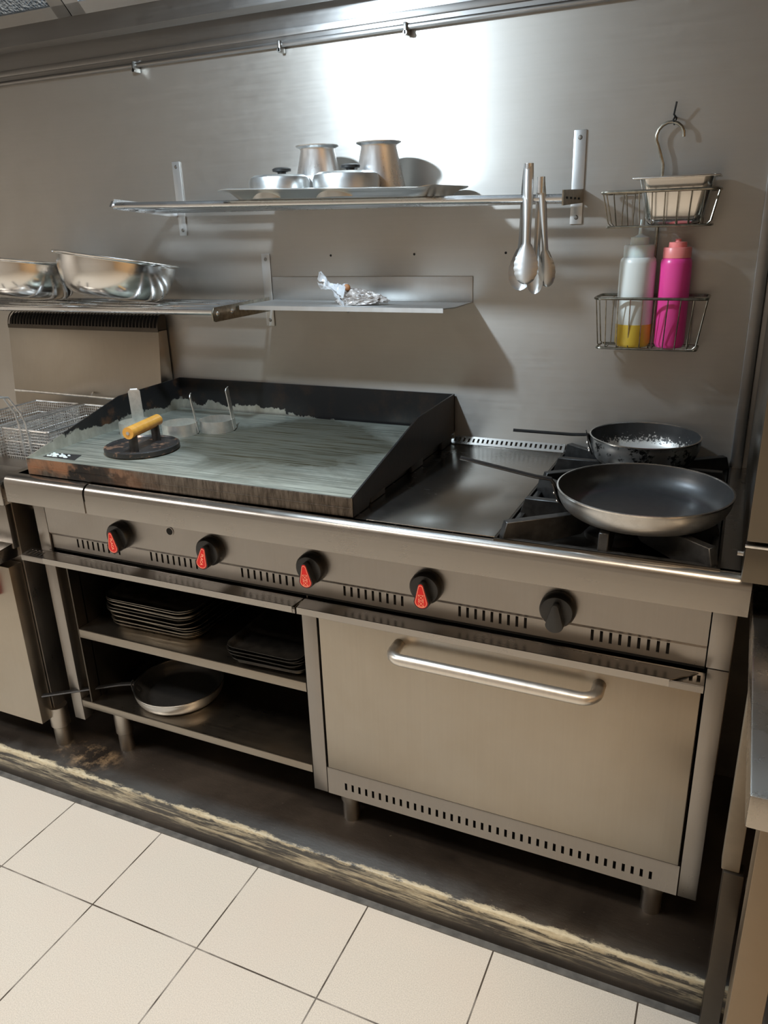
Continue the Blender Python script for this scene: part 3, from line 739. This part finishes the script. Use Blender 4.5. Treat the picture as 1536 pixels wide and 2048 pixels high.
for i in range(4): MB().box(1.3145, 1.3158, .39 + i * .04, .405 + i * .04, 1.514, 1.518).obj('slot', 'hole', ao)
for k, y in enumerate((.345, .41, .475, .53)):
    dl = 0 if k else .0
    MB().tube([(.198, y - (.02 if k == 0 else 0), 1.540 - .003 * k), (1.313, y + (.035 if k == 0 else 0), 1.515)], .0085, 16).obj('rod', 'rod', ur)

lr = thing('rod_shelf', 'lower left wall shelf of steel rods under the mixing bowls', 'wall shelf', (-.2, W, 1.28), None)
bracket(lr, .463, .489, 1.222, 1.412, (1.398, 1.238)); bracket(lr, -.93, -.905, 1.222, 1.412, (1.398, 1.238))
for x in (.476, -.93):
    ao = MB().prism([(.306, 1.266), (.303, 1.284), (.312, 1.297), (W - .003, 1.300), (W - .003, 1.262), (.315, 1.262)], 'x', x, x + .003, .0004).obj('arm', 'wire', lr)
    for i in range(4): MB().lathe([(0, .003), (.004, .0025), (.006, 0), (0, 0)], (x + .003, .325 + .062 * i, 1.281), 14, Matrix.Rotation(PI / 2, 4, 'Y')).obj('bolt', 'rim', ao)
for y in (.320, .385, .45, .515):
    MB().tube([(-.93, y, 1.287), (.476, y, 1.287)], .0095, 16).obj('rod', 'rod', lr)

ls = thing('ledge_shelf', 'small angled sheet steel ledge in the middle of the splashback', 'ledge shelf', (.77, W, 1.29), None)
MB().box(.492, 1.061, W - .003, W - .0005, 1.290, 1.352, .0008).obj('back_plate', 'bracket', ls)
MB().prism([(.492, W - .002), (.485, .412), (1.042, .412), (1.061, .44), (1.061, W - .002)], 'z', 1.290, 1.2925).prism([(.485, .411), (1.042, .411), (1.042, .4135), (.485, .4135)], 'z', 1.282, 1.2925).obj('shelf_plate', 'bracket', ls)

# bag on the ledge
bg = thing('wrapped_food_bag', 'crumpled clear plastic bag with a brown wrapped bundle on the ledge', 'food bag', (.79, .47, 1.2925))
b = bmesh.new(); bmesh.ops.create_icosphere(b, subdivisions=5, radius=1)
from mathutils import noise as mn
for v in b.verts:
    p = v.co.copy(); d = abs(mn.noise(p * 2.3)) * .75 + .25 * abs(mn.noise(p * 6))
    tx = (p.x + 1) / 2
    v.co = Vector((p.x * .068, p.y * .032 * (1 - .5 * tx), max(-.4, p.z) * .030 * (1.15 - .75 * tx))) * (1.12 - .5 * d)
bmesh.ops.translate(b, vec=(.812, .465, 1.3045), verts=b.verts); m_ = MB(); m_.add(b); m_.obj('bundle', 'bag', bg, 0)
b = bmesh.new(); bmesh.ops.create_grid(b, x_segments=26, y_segments=20, size=1)
for v in b.verts:
    p = v.co.copy(); s = (p.x + 1) / 2
    x = .700 + .075 * s; wv = .006 + .022 * abs(s - .35) * 2
    ph = p.y * 3.0
    v.co = Vector((x + .006 * mn.noise(Vector((p.x * 3, p.y * 3, 0))), .462 + wv * math.cos(ph) * .8, 1.352 - .045 * s + wv * math.sin(ph) + .006 * mn.noise(Vector((p.x * 4, p.y * 5, 2)))))
m_ = MB(); m_.add(b); bo = m_.obj('bag_neck', 'film', bg, 0)
b = bmesh.new(); bmesh.ops.create_icosphere(b, subdivisions=3, radius=.008)
for v in b.verts: v.co *= 1 + .5 * mn.noise(v.co * 90)
bmesh.ops.translate(b, vec=(.775, .455, 1.335), verts=b.verts); m_ = MB(); m_.add(b); m_.obj('crust', 'crumb', bg, 0)

# dented tray and its vessels on the upper rack
def tz(x): return 1.5487 - (x - .2) * .0225
b = bmesh.new(); rings = []
X0, X1, Y0, Y1 = .545, 1.035, .315, .545
for inset, z in ((-.022, .020), (-.012, .0215), (-.002, .015), (.012, .001), (.03, 0)):
    ring_ = []
    for x, y in rrect(X0 + inset, X1 - inset, Y0 + inset, Y1 - inset, .03, 8):
        k = 0
        if inset < .0: k = .004 * mn.noise(Vector((x * 14, y * 14, 0))) + .004 * math.sin(x * 60) * (1 if x > .85 else .2)
        ring_.append(b.verts.new((x, y, tz(x) + z + k)))
    rings.append(ring_)
for A, B_ in zip(rings, rings[1:]):
    n = len(A)
    for i in range(n): b.faces.new((A[i], A[(i + 1) % n], B_[(i + 1) % n], B_[i]))
b.faces.new(rings[-1])
r_ = bmesh.ops.extrude_face_region(b, geom=b.faces[:]); bmesh.ops.translate(b, vec=(0, 0, -.0012), verts=[g for g in r_['geom'] if isinstance(g, bmesh.types.BMVert)])
bmesh.ops.recalc_face_normals(b, faces=b.faces); m_ = MB(); m_.add(b)
tag(m_.obj('metal_tray', 'dull', None, 40), 'dented aluminium tray with wavy rim lying on the upper rod shelf', 'tray')
def tumbler(x, y, label):
    z = tz(x) + .0015
    prof = [(0, 0), (.060, 0), (.063, .004), (.061, .02), (.041, .106), (.042, .110), (.052, .1145), (.0525, .1165), (.048, .1165), (.039, .109), (.0385, .104), (.058, .02), (.055, .004), (0, .004)]
    o = MB().lathe([(r * .98, q) for r, q in prof], (x, y, z), 56).obj('steel_tumbler', 'tumbler', None, 40)
    tag(o, label, 'metal tumbler', 'flared steel tumblers on the dented tray')
tumbler(.702, .478, 'flared steel tumbler at left on the dented tray, behind the knobbed lid')
tumbler(.868, .465, 'flared steel tumbler at right on the dented tray, standing before the bright glare')
def dome(x, y, r, h, label, kn):
    z = tz(x) + .0015; t = thing('pot_lid', label, 'pot lid', (x, y, z), 'round aluminium lids on the dented tray')
    h *= 1.25
    MB().lathe([(r, 0), (r, h * .72), (r - .004, h * .9), (r - .014, h), (0, h + .003), (0, h + .001), (r - .014, h - .002), (r - .006, h * .86), (r - .002, h * .7), (r - .002, 0), (r, 0)], (x, y, z), 64).obj('lid_body', 'dull', t)
    MB().lathe([(0, h + .003), (.010, h + .003), (.010, h + .006), (.021, h + .008), (.022, h + .013), (.016, h + .016), (0, h + .016)], (x + kn, y, z), 32).obj('knob', 'black', t)
dome(.648, .385, .071, .040, 'round pale aluminium lid with black knob at left on the dented tray', .008)
dome(.822, .385, .075, .042, 'round aluminium lid with black knob at right on the dented tray', .012)

# ------------------------------------------------------------------ mixing bowls
def bowl(x, y, R_, h, tilt, label, z0=1.2985):
    prof = [(0, 0), (R_ * .50, 0), (R_ * .66, .005)]
    for i in range(1, 9):
        a = i / 8 * PI / 2; prof.append((R_ * (.66 + .27 * math.sin(a)), .006 + (h - .012) * (1 - math.cos(a)) ** .85))
    prof += [(R_ * .985, h - .004), (R_, h - .001), (R_ * 1.0, h + .001)]
    inn = [(r - .0015, z + .0015) for r, z in prof[::-1]]; inn[-1] = (0, .0015)
    mx = Matrix.Translation((0, 0, R_ * .45 * math.hypot(math.sin(tilt[1]), math.sin(tilt[0])))) @ Matrix.Rotation(tilt[0], 4, 'X') @ Matrix.Rotation(tilt[1], 4, 'Y')
    o = MB().lathe(prof + inn, (0, 0, 0), 96, mx).obj('mixing_bowl', 'polish', None, 40); o.location = (x, y, z0)
    tag(o, label, 'bowl', 'steel mixing bowls on the lower rod shelf')
bowl(.124, .362, .162, .102, (math.radians(-8), math.radians(6.5)), 'large stainless mixing bowl tipped to the right near the shelf end')
bowl(-.225, .375, .160, .102, (math.radians(-7), math.radians(4)), 'smaller stainless mixing bowl at the left, cut by the photo edge')

# ------------------------------------------------------------------ tongs
def tongs(top, headA, headB, label, wA=.018, s=1.0):
    t = thing('kitchen_tongs', label, 'tongs', top, 'steel tongs hanging on the upper rod shelf')
    T = Vector(top)
    MB().tube([T + Vector((0, 0, -.03)), T + Vector((0, 0, -.004)), T], .008, 16).obj('hinge', 'rod', t)
    for hd_, sgn in ((headA, -1), (headB, 1)):
        H_ = Vector(hd_); ax = (H_ - T); L_ = ax.length; ax.normalize()
        side = Vector((1, 0, 0)) - ax * ax.x; side.normalize(); nrm = ax.cross(side)
        if nrm.y > 0: nrm = -nrm
        b = bmesh.new(); rows = []; n = 90
        for i in range(n + 1):
            u = i / n
            if u < .66: wv = .0085 + .001 * math.sin(u * 8); cup = .006
            else:
                q = (u - .66) / .34
                oval = math.sqrt(max(0, 1 - ((q - .56) / .445) ** 2)) if q > .56 else .42 + .58 * math.sin(q / .56 * PI / 2)
                wv = .0205 * oval * (1 + (.075 * abs(math.cos(q * 21)) if q > .3 else 0)) + .0006; cup = .006 * (1 - q) + .009 * q * oval
            row = []
            for k in range(7):
                c = -1 + 2 * k / 6
                row.append(b.verts.new(T + ax * (L_ * u) + side * (wv * s * c) + nrm * (sgn * .0 + cup * (1 - c * c) * (1 if sgn < 0 else -1))))
            rows.append(row)
        for A, B_ in zip(rows, rows[1:]):
            for k in range(6): b.faces.new((A[k], A[k + 1], B_[k + 1], B_[k]))
        r_ = bmesh.ops.extrude_face_region(b, geom=b.faces[:]); bmesh.ops.translate(b, vec=tuple(nrm * .0012), verts=[g for g in r_['geom'] if isinstance(g, bmesh.types.BMVert)])
        bmesh.ops.recalc_face_normals(b, faces=b.faces); m_ = MB(); m_.add(b); m_.obj('arm', 'bracket', t, 50)
tongs((1.241, .372, 1.582), (1.246, .355, 1.350), (1.222, .392, 1.335), 'large scalloped steel tongs hanging at the front on the rod', s=1.15)
tongs((1.268, .368, 1.556), (1.283, .395, 1.342), (1.257, .388, 1.328), 'smaller darker tongs hanging just right of the large pair', s=.85)

# ------------------------------------------------------------------ wire caddy
cd = thing('wire_caddy', 'two-tier wire caddy hooked on the splashback at right', 'wire caddy', (1.485, .5, 1.2))
hk = [(1.478, .552, 1.195), (1.479, .552, 1.45), (1.479, .552, 1.575), (1.472, .55, 1.596)]
for i in range(11):
    a = math.radians(215 - 22 * i); hk.append((1.488 + .027 * math.cos(a), .55, 1.628 + .027 * math.sin(a)))
MB().tube(hk, .0033, 12).obj('hook', 'wire', cd)
def basket(z1, z0, x0, x1, xa, xb, nw):
    m_ = MB()
    m_.tube([(x, y, z1) for x, y in rrect(x0, x1, .462, .556, .015, 5)], .0032, 8, closed=True)
    m_.tube([(x, y, z0) for x, y in rrect(xa, xb, .472, .552, .012, 5)], .0022, 8, closed=True)
    for i in range(nw):
        u = (i + .5) / nw; xt = x0 + .012 + (x1 - x0 - .024) * u; xb_ = xa + .008 + (xb - xa - .016) * u
        m_.tube([(xt, .462, z1), (xb_, .474, z0 + .006), (xb_, .480, z0), (xb_, .552, z0), (xb_, .556, z1)], .0013, 6)
    for y in (.485, .525):
        m_.tube([(x0, y, z1), (xa + .002, y, z0 + .008), (xa + .01, y, z0), (xb - .01, y, z0), (xb - .002, y, z0 + .008), (x1, y, z1)], .0013, 6)
    return m_.obj('basket', 'wire', cd)
basket(1.5235, 1.456, 1.372, 1.598, 1.384, 1.588, 8); basket(1.3125, 1.206, 1.371, 1.598, 1.378, 1.586, 8)
tag(MB().tube([(1.494, .5695, 1.664), (1.494, .552, 1.664), (1.492, .545, 1.658), (1.494, .55, 1.65), (1.497, .556, 1.662), (1.492, .548, 1.668), (1.496, .54, 1.69)], .002, 8).obj('cable_tie', 'black'), 'black cable tie on the wall holding the wire caddy hook', 'cable tie')
# container in the upper basket
cn = thing('gastro_container', 'small deep steel container sitting in the upper wire basket', 'container', (1.514, .515, 1.458))
b = bmesh.new(); rings = []
for ins, z in ((-.010, .092), (-.010, .088), (0, .088), (.002, .08), (.014, .012), (.022, .002), (.028, 0)):
    rings.append([b.verts.new((x, y, 1.458 + z)) for x, y in rrect(1.442 + ins, 1.586 - ins, .480 + ins * .8, .548 - ins * .8, .02, 6)])
for A, B_ in zip(rings, rings[1:]):
    n = len(A)
    for i in range(n): b.faces.new((A[i], A[(i + 1) % n], B_[(i + 1) % n], B_[i]))
b.faces.new(rings[-1]); bmesh.ops.recalc_face_normals(b, faces=b.faces)
m_ = MB(); m_.add(b); m_.obj('pan_body', 'polish', cn, 40)
MB().box(1.431, 1.597, .470, .556, 1.5465, 1.5495, .0012).obj('lid', 'rim', cn)
# bottles
def bottle(x, y, r, hb, body, cap, label, tip):
    t = thing('squeeze_bottle', label, 'squeeze bottle', (x, y, 1.2085), 'squeeze bottles in the lower wire basket')
    z = 1.2085
    MB().lathe([(0, 0), (r * .86, 0), (r, .008), (r, hb - .012), (r * .96, hb - .004), (r * .86, hb), (0, hb)], (x, y, z), 48).obj('body', body, t, 40, loc=(x, y, z))
    if tip == 'spout':
        pr = [(0, hb), (r * .84, hb), (r * .84, hb + .022), (r * .80, hb + .025), (r * .52, hb + .025), (r * .50, hb + .040), (r * .28, hb + .042), (.0045, hb + .046), (.0018, hb + .075), (0, hb + .075)]
    else:
        pr = [(0, hb), (r * .9, hb), (r * .9, hb + .019), (r * .86, hb + .021), (r * .58, hb + .021), (r * .56, hb + .031), (r * .2, hb + .032), (r * .18, hb + .037), (0, hb + .038)]
    MB().lathe(pr, (x, y, z), 40).obj('cap', cap, t, 40)
bottle(1.4505, .508, .0375, .186, 'bottle_clear', 'cap_white', 'cloudy white squeeze bottle with yellow oil at the bottom and pointed spout', 'spout')
bottle(1.5275, .508, .0315, .184, 'bottle_pink', 'cap_pink', 'bright pink squeeze bottle with short salmon cap', 'stub')

# ------------------------------------------------------------------ fryer at left
fy = thing('deep_fryer', 'stainless steel deep fryer at far left with tall rear flue', 'deep fryer', (-.22, .25, .092))
FX0, FX1 = -.60, .015
MB().box(FX0, FX1, 0, .52, .215, .90, .002).obj('body', 'front', fy)
MB().box(FX0, .062, -.059, .06, .852, .915, .006).box(.030, .062, -.02, .50, .895, .915, .002).box(FX0, .05, .47, .53, .895, .92, .002).obj('top_frame', 'edge', fy)
MB().box(FX0 + .02, .03, .06, .47, .80, .805).box(.026, .03, .06, .47, .80, .9).box(FX0 + .02, .03, .466, .47, .80, .9).box(FX0 + .02, .03, .06, .064, .80, .9).obj('tank', 'rod', fy)
MB().box(FX0, FX1 - .004, -.045, -.003, .190, .672, .002).obj('door', 'door', fy)
MB().prism([(-.085, .690), (-.098, .712), (-.090, .722), (0, .732), (0, .690)], 'x', FX0, .010, .001).obj('control_ledge', 'edge', fy)
MB().box(FX0, FX1 - .002, -.018, 0, .715, .852, .001).obj('front_panel', 'front', fy)
rdl = MB().box(-.13, -.042, -.075, -.045, .585, .655, .004).obj('door_handle', 'amber', fy); rdl['label'] = 'dark red plastic handle'
for x in (.010, -.52):
    for y in (.015, .46): MB().lathe([(0, 0), (.022, 0), (.022, .058), (.0265, .062), (.0265, .125), (0, .125)], (x, y, .092), 28).obj('leg', 'leg', fy)
# flue
FR = .112
MB().prism([(.50, .955), (.528, 1.203), (W - .004, 1.203), (W - .004, .955)], 'x', -.50, FR, .0015).obj('flue_panel', 'door', fy)
MB().prism([(.5295, 1.205)] + [(W - .008 - .030 * math.cos(math.radians(t)), 1.209 + .034 * math.sin(math.radians(t))) for t in range(10, 95, 12)] + [(W - .006, 1.205)], 'x', -.497, FR - .003).obj('flue_core', 'inside', fy)
lv = MB()
arc = [(W - .004 - .040 * math.cos(math.radians(t)), 1.209 + .044 * math.sin(math.radians(t))) for t in range(0, 91, 10)]
for i in range(47):
    x = -.498 + i * .01315
    th = .0035
    lv.prism(arc + [(a_ + .0012 * math.cos(math.radians(90 - k * 10)) , z_ - .0012) for k, (a_, z_) in list(enumerate(arc))[::-1]], 'x', x, x + th)
lv.box(-.50, FR, .5265, .5295, 1.200, 1.212); lv.prism([(.528, 1.205)] + arc + [(W - .004, 1.205)], 'x', FR - .0015, FR)
lv.obj('flue_louvre', 'dark_steel', fy)
# fry baskets
def fry_basket(x0, x1, y0, y1, label):
    t = thing('fry_basket', label, 'fry basket', ((x0 + x1) / 2, (y0 + y1) / 2, .86), 'wire baskets resting in the deep fryer')
    z1, z0 = .985, .865
    m_ = MB(); r = .0010; st = .0085
    def ln(a, b_): m_.tube([a, b_], r, 4)
    z = z0
    while z < z1 - .002:
        for a, b_ in (((x0, y0), (x1, y0)), ((x1, y0), (x1, y1)), ((x1, y1), (x0, y1)), ((x0, y1), (x0, y0))): ln((*a, z), (*b_, z))
        z += st
    x = x0
    while x < x1: ln((x, y0, z1), (x, y0, z0)); ln((x, y1, z1), (x, y1, z0)); ln((x, y0, z0), (x, y1, z0)); x += st
    y = y0
    while y < y1: ln((x0, y, z1), (x0, y, z0)); ln((x1, y, z1), (x1, y, z0)); ln((x0, y, z0), (x1, y, z0)); y += st
    m_.obj('wire_mesh', 'mesh', t)
    fr = MB().tube([(x_, y_, z1) for x_, y_ in rrect(x0, x1, y0, y1, .006, 3)], .0028, 8, closed=True)
    fr.tube([(x_, y_, z1 - .035) for x_, y_ in rrect(x0, x1, y0, y1, .006, 3)], .0018, 8, closed=True); fr.obj('rim', 'mesh', t)
    cx = (x0 + x1) / 2
    hm = MB()
    for s in (-.011, .011): hm.tube([(cx + s * 1.2, y0 - .003, z0 + .05), (cx + s * 1.2, y0 - .004, z1 + .02), (cx + s, y0 - .012, z1 + .05), (cx + s * .9, y0 - .04, z1 + .098), (cx + s * .7, y0 - .10, z1 + .108)], .0028, 8)
    hm.obj('handle_rods', 'mesh', t)
    MB().tube([(cx, y0 - .09, z1 + .107), (cx, y0 - .10, z1 + .108), (cx, y0 - .21, z1 + .118), (cx, y0 - .22, z1 + .118)], .011, 14, flat=(.014, .009)).obj('grip', 'black', t)
fry_basket(-.150, .020, .150, .455, 'wire fry basket nearest the griddle in the fryer')
fry_basket(-.350, -.175, .150, .455, 'wire fry basket farther left in the fryer at the photo edge')
rodh = tag(MB().tube([(-.50, .508, 1.0), (.04, .508, .995)], .005, 10).tube([(-.16, .508, .998), (-.16, .508, 1.012), (-.15, .49, 1.008)], .003, 8).tube([(-.02, .508, .996), (-.02, .508, 1.008), (-.01, .49, 1.004)], .003, 8).tube([(-.48, .508, 1.0), (-.48, .521, 1.0)], .004, 8).tube([(.03, .508, .995), (.03, .521, .995)], .004, 8).obj('basket_rail', 'mesh', fy), '', '')
del rodh['category']; rodh['label'] = 'thin steel rail with small hooks'

# ------------------------------------------------------------------ right-hand table and cabinet
tb_ = thing('steel_table', 'stainless steel table at the right edge with square legs', 'table', (2.0, -.25, 0))
MB().box(1.740, 2.45, -.503, .50, .825, .870, .003).obj('tabletop', 'table', tb_)
MB().box(1.757, 1.797, -.488, -.448, 0, .825, .002).obj('leg', 'leg_dark', tb_)
MB().box(2.39, 2.43, -.488, -.448, 0, .825, .002).obj('leg', 'leg_dark', tb_)
MB().box(1.80, 2.39, -.47, -.45, .73, .825, .001).obj('apron', 'leg_dark', tb_)
MB().box(1.748, 1.777, -.112, -.082, .404, .825, .002).obj('leg', 'postmat', tb_)
MB().box(1.752, 1.785, -.118, -.085, 0, .404, .002).obj('leg_sleeve', 'dark_steel', tb_)
MB().box(1.80, 2.39, -.46, -.0, .28, .30, .001).obj('undershelf', 'front', tb_)
cb = thing('counter_cabinet', 'steel cabinet standing at the right edge above the table', 'cabinet', (2.0, .2, .941))
MB().box(1.7145, 2.4, -.088, .54, .9425, 1.72, .003).obj('body', 'dark_cab', cb) if False else None
M['cab'] = steel('cabinet_brown_steel', (.13, .11, .085), .34, .4, (160, 160, 4), .3, .04)
MB().box(1.7145, 2.4, -.060, .53, .9425, 1.62, .003).obj('body', 'cab', cb)
MB().box(1.7145, 2.4, -.090, -.0605, 1.010, 1.61, .002).obj('door', 'cab', cb)
MB().box(1.7145, 2.4, -.092, -.0605, .9425, 1.004, .002).obj('lower_rail', 'cab', cb)
MB().box(1.7135, 2.4, -.094, -.088, 1.001, 1.005, .0008).obj('rail_edge', 'rim', cb)
MB().tube([(1.7145, -.03, .965), (1.706, -.03, .965)], .004, 10).obj('side_pin', 'rim', cb)
for x, y in ((1.79, -.03), (2.33, -.03), (1.79, .48), (2.33, .48)):
    MB().tube([(x, y, .87), (x, y, .9425)], .015, 16).obj('foot', 'black', cb)
